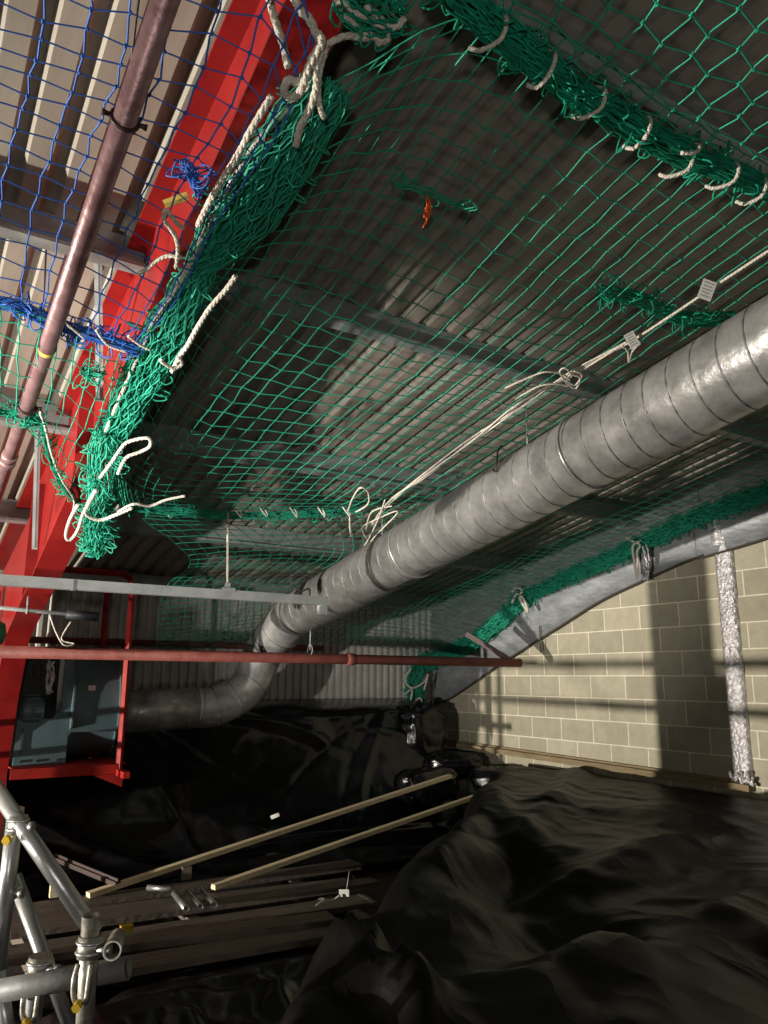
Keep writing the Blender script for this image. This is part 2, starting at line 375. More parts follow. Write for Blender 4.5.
for ry in (3.35, 5.03, 6.68): build('hanger_rod', MB().tube([R3(DX-.02,ry,DA+DR-.01), R3(DX-.02,ry,2.4)], .005, 6), 'galv', duct)
hk = R3(DX-.215, 3.42, DA+.1); m = MB(); m.tube(cat_rom([hk+Vector((.05,0,.14)), hk+Vector((.01,-.01,.1)), hk+Vector((-.01,-.02,.03)), hk+Vector((-.005,0,-.03)), hk+Vector((.0,.03,-.01))], 6), .006, 6); build('wire_hook', m, 'darkmetal', duct)

# ---------------------------------------------------------------- blower on its red frame
fan = thing('centrifugal_blower', (1.25, 7.2, -.7), 'dark blue grey centrifugal blower sitting on the red frame', 'blower')
fc = Vector((1.45, 7.22, -.245)); X0, X1 = 1.27, 1.64
def scroll(a): return .385+.06*(a/(2*math.pi))
def scrollpts(off=0, n=48, st=math.radians(200)):
    P = []
    for i in range(n+1):
        g = st+2*math.pi*i/n; q = scroll(2*math.pi*i/n)+off; c_, s_ = math.cos(g), math.sin(g)
        P.append(Vector((0, fc.y+math.copysign(abs(c_)**.78, c_)*q, fc.z+math.copysign(abs(s_)**.78, s_)*q)))
    return P
sp = scrollpts(); m = MB(); m.grid([[p+Vector((X,0,0)) for p in sp] for X in (X0, X1)], True)
m.prism([Vector((X0, fc.y+.02, .06)), Vector((X0, fc.y+.4, .06)), Vector((X0, fc.y+.4, .235)), Vector((X0, fc.y-.20, .235)), Vector((X0, fc.y-.20, .0))], (X1-X0,0,0))
build('scroll_casing', m, 'fan', fan)
for X in (X0, X1):
    so = scrollpts(.035); m = MB(); pr = [p+Vector((X-.006,0,0)) for p in so[:-1]]; m.prism(pr, (.012,0,0)); build('side_plate', m, 'fan', fan)
m = MB(); m.tube([(X1,fc.y,fc.z-.03),(X1+.16,fc.y,fc.z-.05)], [.24,.19], 32); build('inlet_cone', m, 'fandark', fan)
m = MB(); z0 = -.68
poly = [Vector((.875,6.83,z0)), Vector((X0-.01,6.83,z0)), Vector((X0-.01,6.83,.19)), Vector((1.19,6.83,.19)), Vector((1.19,6.83,-.25)), Vector((1.13,6.83,-.33)), Vector((.875,6.83,-.33))]
m.prism(poly, (0,.03,0)); m.prism([Vector((.875,6.86,z0)), Vector((1.26,6.86,z0)), Vector((1.26,6.86,-.345)), Vector((.875,6.86,-.345))], (0,.6,0)); build('pedestal', m, 'fan', fan)
m = MB(); m.box((.92, 6.822, -.5), (.018, .01, .2)); build('pedestal_slot', m, 'band', fan)
m = MB(); m.box((1.03, 7.15, -.08), (.30, .3, .5)); build('belt_recess', m, 'fandark', fan)
m = MB(); m.tube([(.87,6.92,-.27),(.885,6.92,-.27),(.92,6.92,-.27),(1.04,6.92,-.27),(1.07,6.92,-.27)], [.07,.105,.125,.125,.10], 28); mot = build('motor', m, 'fan', fan)
m = MB()
for k in range(14):
    a = 2*math.pi*k/14; m.box((.98, 6.92+math.cos(a)*.128, -.27+math.sin(a)*.128), (.11, .008 if abs(math.sin(a))>.7 else .014, .008))
build('cooling_fin', m, 'fan', mot)
m = MB()
for k in range(6):
    pts = [Vector((1.08+random.uniform(-.03,.03), 6.80, .12-.06*j+random.uniform(-.02,.02))) for j in range(5)]; m.tube(cat_rom(pts, 4), .009, 5)
build('foil_flex', m, 'foiltape', fan)
m = MB(); m.tube(cat_rom([(.95,6.8,.1),(.93,6.79,.02),(.98,6.79,-.03),(1.0,6.8,.05),(.96,6.79,.12)], 6), .004, 5); build('cable', m, 'band', fan)
q = atY(92,688,6.79); m = MB(); m.box(q, (.055,.008,.04)); build('rating_plate', m, 'paper', fan)
for zz in (-.66,): 
    for xx in (.93,1.05,1.2,1.45): m = MB(); m.cyl((xx,6.83,zz+.01),(xx,6.815,zz+.01),.011,6); build('bolt', m, 'darkmetal', fan)
fr = thing('blower_frame', (1.3, 7.1, -.74), 'red steel frame carrying the blower, fixed to the column', 'steel frame')
FY0, FY1, FX, FB, FT = 6.66, 7.62, 1.70, -.735, .86
px1 = atY(124,700,FY0).x
for y in (FY0, FY1):
    m = MB(); m.tube([Vector((px1,y,FB)), Vector((px1,y,.0)), Vector((px1,y,FT-.09)), Vector((px1-.03,y,FT-.03)), Vector((px1-.09,y,FT)), Vector((.86,y,FT))], .027, 4, smooth=False); build('post_and_top_rail', m, 'redframe', fr)
    m = MB(); m.box(((.86+px1)/2, y, FB+.01), (px1-.86+.04, .045, .075)); build('base_rail', m, 'redframe', fr)
m = MB(); m.box((px1, (FY0+FY1)/2-.12, FB-.015), (.05, FY1-FY0+.28, .05)); build('side_rail', m, 'redframe', fr)
m = MB(); m.prism([Vector((px1-.2, FY0-.026, FB-.03)), Vector((px1+.03, FY0-.026, FB-.03)), Vector((px1+.03, FY0-.026, FB-.13))], (0,.01,0)); build('gusset', m, 'redframe', fr)
m = MB(); m.box((1.28, 7.15, FB+.045), (.86, .9, .012)); build('shelf_plate', m, 'redframe', fr)

# ---------------------------------------------------------------- pipes and conduits
def pipe_thing(name, label, cat, a, b, R, mt, couplings=(), n=20):
    a = Vector(a); b = Vector(b); t = thing(name, a.lerp(b,.5), label, cat); d = (b-a).normalized()
    m = MB(); m.tube([a, b], R, n); build('pipe_run', m, mt, t)
    for f_ in couplings:
        c = a.lerp(b, f_); m = MB(); m.tube([c-d*R*.9, c-d*R*.8, c+d*R*.8, c+d*R*.9], [R*1.02, R*1.22, R*1.22, R*1.02], n); build('coupling', m, mt, t)
    return t
PX = .345
pa = atX(186,-60,PX); pb = atX(-12,520,PX)
sprk = pipe_thing('sprinkler_pipe', 'long purplish brown pipe crossing the upper left in front of the blue net', 'pipe', pa, pb, .031, 'mauve')
def along(p, q, px, py, X):
    w = atX(px, py, X); d = (q-p).normalized(); return p+d*((w-p).dot(d))
dd = (pb-pa).normalized()
for px, py in ((124,138),(27,404)):
    c = along(pa, pb, px, py, PX); cl = MB(); cl.ring(c, dd, .035, .006, 28, 6)
    e = Vector((1,0,0))
    cl.tube([c-e*.033, c-e*.05, c-e*.058], [.006,.007,.010], 8); cl.tube([c+e*.033, c+e*.05, c+e*.058], [.006,.007,.010], 8)
    build('pipe_clip', cl, 'darkmetal', sprk)
c = along(pa, pb, 12, 425, PX)
for k in (-.03, .035):
    m = MB(); m.tube([c+dd*(k-.02), c+dd*(k-.014), c+dd*(k+.014), c+dd*(k+.02)], [.031,.037,.037,.031], 20); build('coupling', m, 'mauve', sprk)
c = along(pa, pb, 46, 353, PX); m = MB(); m.tube([c-dd*.011, c+dd*.011], .0325, 20, cap=False); build('tape_band', m, 'yellow', sprk)
BYY = 6.3
b0 = atY(-30,651,BYY); b1 = atY(520,663,BYY); b0.z = b1.z = (b0.z+b1.z)/2
brown = pipe_thing('oxide_pipe', 'straight rust brown horizontal pipe crossing in front of the blower and duct', 'pipe', b0, b1, .045, 'brown', (.60,))
m = MB(); q = atY(467,634,6.75); m.bar(q, b1+Vector((-.12,.03,.03)), .055, .055); build('end_bracket', m, 'darkmetal', brown)
q = atY(310,650,BYY); m = MB(); m.tube([q+Vector((0,0,0)), q+Vector((0,0,.28))], .005, 6); m.ring(q, (1,0,0), .048, .004, 20, 6); build('hanger', m, 'galv', brown)
GYY = 4.95
g0 = atY(-30,576,GYY); g1 = atY(326,603,GYY); zz = g1.z+.012
cond = thing('cable_trunking', (1.5, GYY, zz), 'grey square trunking hanging across the rafter on a white drop rod', 'trunking')
m = MB(); m.box(((g0.x+g1.x)/2, GYY, zz+.0), (g1.x-g0.x, .06, .062)); build('channel', m, 'galv', cond)
m = MB(); m.box((g1.x-.03, GYY, zz-.06), (.055, .055, .075)); build('end_drop', m, 'galv', cond)
q = atY(228,580,GYY); m = MB(); m.tube([(q.x,GYY,zz), atY(228,511,GYY)], .0085, 8); build('drop_rod', m, 'rope', cond)
m = MB(); m.box((q.x,GYY,zz+.03), (.085,.075,.03)); m.box((q.x,GYY,zz+.06), (.03,.03,.04)); build('clamp', m, 'galv', cond)
q = atY(75,575,GYY); m = MB(); m.box((q.x,GYY,zz), (.02,.066,.068)); build('joint_sleeve', m, 'tubedull', cond)
q = atY(300,590,GYY); m = MB(); m.tube(cat_rom([Vector((q.x-.12,GYY,zz+.03)), Vector((q.x-.07,GYY-.02,zz+.09)), Vector((q.x,GYY-.02,zz+.06)), Vector((q.x+.06,GYY-.02,zz+.08)), Vector((q.x+.08,GYY,zz+.03))], 6), .008, 6); build('wire_loop', m, 'band', cond)
# thin conduit with dark lagging
cy = 5.6; a = atY(-20,606,cy); b = atY(66,614,cy); c2 = atY(98,617,cy)
t = pipe_thing('lagged_conduit', 'thin pale conduit ending in black lagging beside the red frame', 'conduit', a, c2, .013, 'galv')
m = MB(); m.tube([b, c2], .032, 14); build('black_lagging', m, 'fandark', t)
m = MB(); q = atY(27,610,cy); m.ring(q, (1,0,0), .022, .006, 16, 6); m.tube([q, q+Vector((0,0,.09))], .008, 6); build('pipe_clip', m, 'galv', t)
m = MB(); q = atY(50,616,cy); m.tube(cat_rom([q, q+Vector((.04,-.02,-.1)), q+Vector((.1,-.02,-.19)), q+Vector((.17,0,-.18)), q+Vector((.09,.02,-.15)), q+Vector((.14,.02,-.03))], 6), .005, 6); build('loose_wire', m, 'rope', t)
# dark red wall pipe behind the frame
tag(build('wall_pipe', MB().tube([(1.0,8.42,.36),(4.4,8.42,.36)], .035, 12), 'brown'), 'dull red pipe along the far corrugated wall, behind the brown pipe', 'pipe')
# thin hanging cables in the left bay
for pts, l in (([atR(140,-10,2.2), atR(136,20,2.15), atR(131,64,2.1)], 'thin dark cable beside the top of the purplish pipe'), ([atR(46,250,2.2), atR(44,290,2.05), atR(38,360,1.95), atR(34,410,1.9)], 'thin dark cable hanging by the foot of the blue net')):
    tag(build('hanging_cable', MB().tube(cat_rom(pts, 5), .004, 6), 'band'), l, 'cable')
q = atY(1,634,5.9); tag(build('plastic_float', MB().tube([q+Vector((-.05,0,-.09)), q+Vector((-.05,0,-.06)), q+Vector((-.05,0,.0)), q+Vector((-.05,0,.07)), q+Vector((-.05,0,.1))], [.03,.07,.085,.07,.02], 16), 'greenplastic'), 'green rounded plastic item half out of view at the left edge', 'float')

# ---------------------------------------------------------------- nets
def netmesh(ctrl, nu, nv, r, jit=.006, zig=.1, skipu=None, mat2=None, edge=True):
    """ctrl[i][j]: i along v (rows), j along u. Knotted cords follow both families of lines."""
    def P(u, v): return sample([sample(row, u) for row in ctrl], v)
    nodes = [[P(i/nu, j/nv)+rv(jit) for i in range(nu+1)] for j in range(nv+1)]
    mb = MB()
    for j in range(nv+1):                                    # across
        pts = []
        for i in range(nu+1):
            p = nodes[j][i]; q = nodes[min(j+1,nv)][i] if (i+j)%2 else nodes[max(j-1,0)][i]
            pts.append(p.lerp(q, zig))
        mb.tube(pts, r, 4, cap=False)
    for i in range(nu+1):                                    # down the slope
        pts = []
        for j in range(nv+1):
            p = nodes[j][i]; q = nodes[j][min(i+1,nu)] if (i+j)%2 else nodes[j][max(i-1,0)]
            w = p.lerp(q, zig*.45)
            pts.append(w)
        mb.tube(pts, r, 4, cap=False)
    for j in range(1, nv):
        for i in range(1, nu):
            p = nodes[j][i].lerp(nodes[min(j+1,nv)][i] if (i+j)%2 else nodes[max(j-1,0)][i], zig)
            d = (nodes[j+1][i]-nodes[j][i]).normalized()*r*2.4
            mb.tube([p-d, p, p+d], [r*.6, r*1.9, r*.6], 4, cap=False)
    return mb
def bundle(path, rad, ncord, r=.0032, loops=1., wav=7, squash=1.):
    """gathered netting: many slack cords wandering about a path, with loops hanging out"""
    mb = MB(); path = [Vector(p) for p in path]; rr = rad if isinstance(rad, list) else [rad]*len(path)
    L = sum((b-a).length for a, b in zip(path[:-1], path[1:]))
    def R(t):
        x = t*(len(rr)-1); i = min(int(x), len(rr)-2); return rr[i]+(rr[i+1]-rr[i])*(x-i)
    steps = max(14, int(L/.035))
    nl = max(1, ncord//22)
    for c in range(ncord):
        lay = c%nl; per = ncord//nl+1; ph = 6.283*(c//nl)/per+lay*.9; rho = 1-.26*lay; pts = []; o_ = c//nl
        for k in range(steps+1):
            t = k/steps; p = sample(path, t); tn = (sample(path, min(t+.01,1))-sample(path, max(t-.01,0))).normalized()
            x = tn.cross(Vector((0,0,1))).normalized(); z = x.cross(tn)
            zz = ((k//2+o_)%2)*2-1
            a = ph+zz*3.1416/per*.9+.5*noise.noise(Vector((t*L*2.5, lay*3.1, c*.05)))*wav*.25+.25*noise.noise(Vector((t*L*9, c*1.7, 1)))
            q = R(t)*(rho+.28*noise.noise(Vector((t*L*7, math.cos(ph)*1.5, math.sin(ph)*1.5+lay))))
            pts.append(p+(x*math.cos(a)+z*math.sin(a)*squash)*q+rv(r*.9))
        mb.tube(pts, r*random.uniform(.8,1.2), 4, cap=False)
    for c in range(int(L/.03*loops)):
        t = random.random(); p = sample(path, t); tn = (sample(path, min(t+.01,1))-sample(path, max(t-.01,0))).normalized()
        x = tn.cross(Vector((0,0,1))).normalized(); z = x.cross(tn); a = random.uniform(0,6.28); o = (x*math.cos(a)+z*math.sin(a)*squash)
        q = R(t); s1 = random.uniform(.25,.6)*.11
        side = (tn*random.uniform(-1,1)+x*random.uniform(-1,1)+z*random.uniform(-.6,.6)).normalized()
        pts = [p+o*q*.5, p+o*(q*.95)+side*s1*.5, p+o*(q+s1*.7)+side*s1*.2, p+o*(q+s1*.6)-side*s1*.6, p+o*q*.7-side*s1*.4]
        mb.tube(cat_rom(pts, 3), r, 4, cap=False)
    return mb
def rope(pts, r=.009, n=6, twist=True):
    P = cat_rom(pts, 8); m = MB()
    if not twist: return m.tube(P, r, 6)
    L = 0; S = []
    for i in range(len(P)):
        if i: L += (P[i]-P[i-1]).length
        S.append(L)
    # resample finely so the lay of the strands shows
    N = max(8, int(L/(r*.9))); Q = []
    N = min(N, 260)
    j = 0
    for k in range(N+1):
        d = L*k/N
        while j < len(S)-2 and S[j+1] < d: j += 1
        seg = S[j+1]-S[j]; Q.append(P[j].lerp(P[j+1], 0 if seg < 1e-9 else (d-S[j])/seg))
    for sidx in range(3):
        pts2 = []
        for k, p in enumerate(Q):
            t = (Q[min(k+1,N)]-Q[max(k-1,0)]).normalized(); x = t.orthogonal().normalized() if abs(t.z) > .95 else t.cross(Vector((0,0,1))).normalized(); z = x.cross(t)
            a = L*k/N/(r*5)*6.28/1.3+sidx*2.094; pts2.append(p+(x*math.cos(a)+z*math.sin(a))*r*.36)
        m.tube(pts2, r*.62, 5)
    return m

# --- main green net, right bay
edgeL = [atB(332,84,.02), atB(286,150,.05), atB(240,215,.06), atB(200,268,.06), atB(168,330,.07), atB(135,395,.07), atB(112,440,.08), atB(108,478,.16), atB(120,508,.22)]
gn = thing('safety_net', (2.5, 3, 1.3), 'large green safety net slung under the roof right of the red rafter', 'safety net')
def rowpts(e, Y, prof, yr=None):
    # prof: list of (X, a); e: left edge point; rows are straight in plan
    return [e]+[R3(X, Y, a) for X, a in prof]
lt = [sample(edgeL, t) for t in (0,.18,.33,.40,.5,.62,.76,1)]
ctrl = [
 [lt[0]]+[R3(X,1.36,a) for X,a in ((1.25,2.10),(2.0,2.10),(2.75,2.12),(3.7,2.18),(4.9,2.2),(6.02,2.22))],
 [lt[1]]+[R3(X,1.85,a) for X,a in ((1.25,2.12),(2.0,2.08),(2.75,2.10),(3.7,2.14),(4.9,2.18),(6.02,2.2))],
 [lt[2]]+[R3(X,2.35,a) for X,a in ((1.25,2.10),(2.0,2.04),(2.75,2.06),(3.7,2.12),(4.9,2.16),(6.03,2.2))],
 [lt[3]]+[R3(X,2.9,a) for X,a in ((1.22,2.06),(2.0,2.02),(2.75,2.05),(3.7,2.10),(4.9,2.14),(6.03,2.19))],
 [lt[4]]+[R3(X,3.4,a) for X,a in ((1.15,1.98),(1.95,2.0),(2.75,2.05),(3.7,2.10),(4.9,2.14),(6.04,2.19))],
 [lt[5]]+[R3(X,3.95,a) for X,a in ((1.12,1.92),(1.92,1.98),(2.75,2.05),(3.7,2.09),(4.9,2.12),(6.04,2.18))],
 [lt[6]]+[R3(X,4.45,a) for X,a in ((1.14,1.90),(1.92,1.97),(2.78,2.05),(3.7,2.09),(4.9,2.12),(6.04,2.18))],
 [lt[7]]+[atR(150,508,1.92), atR(250,512,2.02), atR(355,511,2.10)]+[R3(X,4.95,a) for X,a in ((3.8,2.09),(4.9,2.12),(6.04,2.17))],
]
build('netting', netmesh(ctrl, 50, 36, .0031, .005, .07), 'green', gn)
m = bundle(edgeL[:4], [.06,.115,.12,.05], 95, .0036, .9, 2.2, .6); build('gathered_edge', m, 'green', gn)
m = bundle(edgeL[3:7], [.05,.085,.085,.06], 70, .0036, 1.0, 2.5, .7); build('gathered_edge', m, 'green', gn)
tail = [atB(108,430,.10), atB(103,470,.16), atB(98,505,.22), atB(97,535,.27), atB(99,552,.3)]
m = bundle(tail, [.05,.07,.055,.07,.03], 50, .0034, 4.5, 6); build('hanging_tail', m, 'green', gn)
br_ = [edgeL[0]+Vector((-.06,0,-.02)), edgeL[1]+Vector((-.10,0,-.02)), edgeL[2]+Vector((-.09,0,-.02)), edgeL[3]+Vector((-.05,0,-.03)), edgeL[4]+Vector((-.07,0,-.02)), edgeL[5]+Vector((-.06,0,-.02)), edgeL[6]+Vector((-.05,0,-.03))]
build('border_rope', rope(br_, .010), 'rope', gn)
lowrope = [atR(122,507,1.92), atR(180,512,1.97), atR(250,516,2.02), atR(310,514,2.06), atR(360,510,2.10)]
m = bundle(lowrope, .022, 22, .0032, .9, 6); build('lower_edge', m, 'green', gn)
for px in (165,196,236,262,292,320,345):
    p = atR(px, 512, 2.0); m = rope([p+Vector((-.02,0,.035)), p+Vector((-.012,-.03,.0)), p+Vector((.03,-.02,-.034)), p+Vector((.05,.02,-.01)), p+Vector((.03,.02,.03))], .0055); build('lashing', m, 'rope', gn)
# top roll of this net: thick gathered edge along the purlin
def tr(x, y): return atR(x, y, 2.08)
roll = [tr(432,-25), tr(470,8), tr(520,48), tr(570,88), tr(620,118), tr(680,152), tr(730,172), tr(790,200)]
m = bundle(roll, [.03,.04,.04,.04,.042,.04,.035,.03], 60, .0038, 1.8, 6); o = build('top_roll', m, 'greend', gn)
for x, y in ((490,30),(546,68),(590,100),(641,131),(676,160),(722,172),(752,188)):
    p = tr(x, y); e = .045; g = random.uniform(-.02,.02)
    m = rope([p+Vector((.0+g,.05,e)), p+Vector((.01+g,-.0,e*1.2)), p+Vector((.0+g,-e*1.2,.0)), p+Vector((-.005+g,-.035,-e*1.2)), p+Vector((-.02,.02,-e*1.4)), p+Vector((-.04,.045,-e))], .008); build('lashing', m, 'rope', gn)
p = tr(690,152); build('lashing', rope([p+Vector((.0,0,.03)), p+Vector((.0,-.04,0)), p+Vector((-.03,-.04,-.04)), p+Vector((-.08,-.02,-.05))], .008), 'rope', gn)
# ripped seam with orange twine
sm = [atR(395,184,2.05), atR(425,192,2.04), atR(470,210,2.04)]
build('dark_seam', bundle(sm, .008, 6, .003, 1.2, 5), 'green', gn)
p = atR(427,196,2.03); m = MB()
for k in range(5):
    m.tube(cat_rom([p+rv(.008), p+Vector((random.uniform(-.01,.012),-.01,-.03)), p+Vector((random.uniform(-.015,.015),0,-.07)), p+Vector((random.uniform(-.02,.0),.0,-.05-.02*k))], 4), .0028, 5)
tag(build('orange_twine', m, 'orange'), 'short tuft of orange twine tied to the green net', 'twine')
sm2 = [atR(600,292,2.1), atR(640,300,2.1), atR(680,318,2.1), atR(735,318,2.1)]
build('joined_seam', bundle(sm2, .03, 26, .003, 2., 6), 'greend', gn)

# --- second green net beyond the top roll (upper right)
un = thing('safety_net', (2.5, .8, 1.9), 'wide meshed green net beyond the thick rolled edge, upper right', 'safety net')
ctrl = [[tr(445,-5)+Vector((0,.0,.03)), tr(530,50), tr(600,100), tr(690,150), tr(800,205), R3(4.2,1.35,2.1), R3(6.0,1.35,2.15)],
        [R3(1.0,.9,2.0), R3(1.35,.9,2.02), R3(1.8,.9,2.04), R3(2.2,.9,2.05), R3(2.8,.9,2.06), R3(4.2,.9,2.1), R3(6.0,.9,2.15)],
        [R3(.95,.2,1.98), R3(1.35,.2,2.02), R3(1.8,.2,2.04), R3(2.2,.2,2.05), R3(2.8,.2,2.06), R3(4.2,.2,2.1), R3(6.0,.2,2.15)],
        [R3(.9,-1.0,2.0), R3(1.35,-1,2.02), R3(1.8,-1,2.04), R3(2.2,-1,2.05), R3(2.8,-1,2.06), R3(4.2,-1,2.1), R3(6.0,-1,2.15)]]
# keep knot spacing even along X
def even(rows, n):
    out = []
    for r in rows:
        S = [0]
        for a, b in zip(r[:-1], r[1:]): S.append(S[-1]+(b-a).length)
        o = []
        for k in range(n+1):
            d = S[-1]*k/n; i = 0
            while i < len(S)-2 and S[i+1] < d: i += 1
            o.append(r[i].lerp(r[i+1], (d-S[i])/max(1e-9, S[i+1]-S[i])))
        out.append(o)
    return out
build('netting', netmesh(even(ctrl, 10), 44, 22, .0034, .006, .16), 'green', un)

# --- lower green net towards the eave and gable roll
ln = thing('safety_net', (4, 6.3, .9), 'lower green net between the main net, the duct and the block wall', 'safety net')
ctrl = [[atR(136,514,1.95), atR(250,520,2.03), atR(355,514,2.1), R3(3.8,5.0,2.09), R3(4.9,5.0,2.12), R3(6.05,5.0,2.17)],
        [atR(190,560,1.90), R3(2.3,5.6,1.96), R3(3.0,5.6,2.02), R3(3.8,5.7,2.06), R3(4.9,5.7,2.08), R3(6.05,5.73,2.12)],
        [R3(1.75,6.1,1.78), R3(2.4,6.3,1.90), R3(3.1,6.4,2.02), R3(3.9,6.5,2.04), R3(4.9,6.6,2.06), R3(6.05,6.68,2.06)],
        [R3(1.95,6.9,1.62), R3(2.6,7.0,1.75), R3(3.2,7.1,1.90), R3(4.0,7.3,1.94), R3(5.0,7.4,1.94), R3(6.03,7.62,1.84)],
        [R3(2.1,7.5,1.55), R3(2.7,7.6,1.66), R3(3.3,7.8,1.78), R3(4.1,8.0,1.86), R3(5.1,8.1,1.84), R3(6.0,8.35,1.74)]]
build('netting', netmesh(even(ctrl, 8), 46, 32, .0028, .005, .06), 'green', ln)
gr = [Vector((6.02,-2.5,2.65)), atX(860,455,6.02), atX(768,492,6.02), atX(700,517,6.02), atX(640,545,6.02), atX(580,572,6.02), atX(520,600,6.02)]
m = bundle(cat_rom(gr[1:],3), .07, 90, .0048, 3., 5); build('gable_roll', m, 'green', ln)
gr2 = [atX(522,598,6.02), atX(500,622,6.02), atX(470,643,6.0), atX(448,654,5.98), atY(430,661,8.3), atY(418,664,8.32)]
m = bundle(cat_rom(gr2,2), .09, 90, .0048, 3., 5); build('gable_roll', m, 'green', ln)
gr3 = [atY(420,658,8.33), atY(416,675,8.3), atY(414,690,8.28), atY(417,703,8.26)]
m = bundle(gr3, [.06,.10,.11,.08], 44, .0048, 5, 6); build('hanging_tail', m, 'green', ln)
for pts in ([(411,668),(405,680),(412,688),(424,682),(428,674),(424,690)], [(405,694),(412,690),(411,703),(420,698),(423,706),(429,700)]):
    build('lashing', rope([atY(x,y,8.12) for x, y in pts], .012, twist=False), 'rope', ln)
def tie(pts, X, r, l):
    o = build('rope_tie', rope([atX(x,y,X) for x, y in pts], r), 'rope'); tag(o, l, 'rope'); return o
tie([(512,592),(516,588),(522,590),(520,598),(524,606),(528,612),(524,600),(517,594),(512,603)], 5.9, .017, 'short white rope tie where the net roll bends, above the brown pipe end')
tie([(626,538),(632,541),(640,545),(637,552),(638,562),(637,578),(634,560),(633,546),(641,540)], 5.9, .013, 'white rope tie hanging over the grey strip at the net roll')
o = build('rope_tie', bundle([atX(645,546,5.95), atX(648,565,5.98), atX(646,580,6.0)], .02, 7, .008, .5, 4), 'foiltape'); tag(o, 'frayed silvery strap hanging beside the white rope tie on the grey strip', 'strap')

# --- white border rope with printed tags, along the duct
wr = thing('edge_rope', atR(500,420,2.0), 'bunched white edge rope running parallel to the duct', 'rope')
A_ = 1.99
line = [atR(x,y,A_) for x, y in ((372,525),(392,500),(420,480),(470,441),(520,405),(565,378),(600,358),(630,342),(672,315),(712,288),(770,250))]
for k in range(4):
    pts = [p+Vector((random.uniform(-.02,.02), random.uniform(-.02,.02), random.uniform(-.012,.012))) for p in line[:8]]
    build('strand', rope(pts, .006), 'rope', wr)
build('strand', rope(line[6:], .007), 'rope', wr)
for (pp) in (((570,380),(562,374),(545,372),(528,378),(505,388)), ((568,386),(556,384),(540,386),(524,394),(516,399)), ((572,376),(566,368),(560,372),(568,384),(576,388),(580,378),(570,374)), ((566,380),(575,385),(582,375),(574,371)),
            ((368,540),(362,528),(375,520),(398,512),(372,540),(352,570),(345,580)), ((385,500),(378,520),(365,545),(350,565),(346,575)), ((392,506),(372,512),(366,530))):
    build('loose_end', rope([atR(x,y,A_-.02) for x, y in pp], .006), 'rope', wr)
for cpx, w_, h_, an, ln_, l in (((632,340), .05, .075, .5, 5, 'white printed tag knotted at the middle of the edge rope'), ((707,290), .06, .085, -.35, 5, 'pale printed tag near the duct at the upper end of the edge rope')):
    p = atR(*cpx, A_-.03); t = thing('printed_tag', p, l, 'tag')
    ex = (cr*math.cos(an)+cu*math.sin(an)); ex = Vector((ex.x, ex.y, ex.z)).normalized(); ez = (cu-ex*cu.dot(ex)).normalized(); en = ex.cross(ez)
    m = MB(); m.box(p, (w_, h_, .0015), (ex, ez, en)); build('tag_sheet', m, 'paper', t)
    m = MB()
    for k in range(ln_): m.box(p+ez*(h_*.36-k*h_*.17)+en*.0012-ex*w_*.04*(k%2), (w_*(.72-.12*(k%2)), .0028, .0004), (ex, ez, en)); m.box(p+ez*(h_*.36-k*h_*.17)-en*.0012-ex*w_*.04*(k%2), (w_*(.72-.12*(k%2)), .0028, .0004), (ex, ez, en))
    build('printed_lines', m, 'ink', t)
build('loose_end', rope([atR(x,y,A_-.02) for x,y in ((622,345),(628,352),(629,362),(632,352),(640,343))], .006), 'rope', wr)

# --- blue net, left bay
bn = thing('safety_net', (.2, 2.2, 1.4), 'blue safety net under the bay left of the red rafter', 'safety net')
def bp(x, y, a=1.80): return atR(x, y, a)
ctrl = [[bp(-190,-150), bp(-60,-120), bp(60,-80,1.82), bp(170,-50,1.84), bp(290,-20,1.88), bp(318,60,1.9)],
        [bp(-180,-40), bp(-80,0), bp(50,45,1.80), bp(150,75,1.82), bp(240,110,1.84), bp(268,150,1.86)],
        [bp(-190,60), bp(-90,90), bp(25,130), bp(110,165), bp(185,200,1.82), bp(215,225,1.84)],
        [bp(-190,160), bp(-90,190), bp(5,220), bp(80,245), bp(150,280), bp(176,300,1.84)],
        [bp(-190,270), bp(-90,285), bp(0,302), bp(60,322), bp(115,342), bp(136,350)]]
build('netting', netmesh(ctrl, 13, 20, .0027, .004, .1), 'blue', bn)
be = [bp(-190,272), bp(-90,287), bp(0,302), bp(30,312), bp(60,324), bp(100,338), bp(136,350)]
build('lower_edge', bundle(be, .020, 26, .003, 2.2, 6), 'blue', bn)
kn = [bp(184,160,1.78), bp(192,175,1.76), bp(200,195,1.76)]; build('knotted_twine', bundle(kn, .012, 14, .0026, 3, 6), 'blue', bn)
for pts in (((62,322),(56,328),(50,340),(46,352)), ((62,320),(74,330),(84,338)), ((128,336),(140,345),(150,350)), ((96,330),(108,345),(126,352))):
    build('lashing', rope([bp(x,y,1.74) for x,y in pts], .0055), 'rope', bn)
# --- green net, lower left
gl = thing('safety_net', (.2, 3.6, 1.2), 'small green net panel below the blue net in the lower left bay', 'safety net')
def gp(x, y, a=1.72): return atR(x, y, a)
ctrl = [[gp(-150,275,1.78), gp(-60,295,1.78), gp(0,305,1.78), gp(60,325,1.78), gp(110,342,1.8), gp(138,352,1.82)],
        [gp(-150,305), gp(-60,325), gp(0,340), gp(55,360), gp(100,385), gp(118,395,1.8)],
        [gp(-150,335), gp(-60,360), gp(0,375), gp(50,395), gp(88,420), gp(108,430,1.78)],
        [gp(-150,365), gp(-60,388), gp(0,402), gp(42,428), gp(70,455), gp(100,470,1.76)],
        [gp(-150,380), gp(-60,398), gp(0,414), gp(38,440), gp(60,485), gp(80,505,1.74)]]
build('netting', netmesh(ctrl, 15, 9, .0026, .004, .12), 'green', gl)
le = [gp(-150,380), gp(-60,398), gp(0,412), gp(28,416), gp(42,425), gp(50,455), gp(62,485), gp(80,505)]
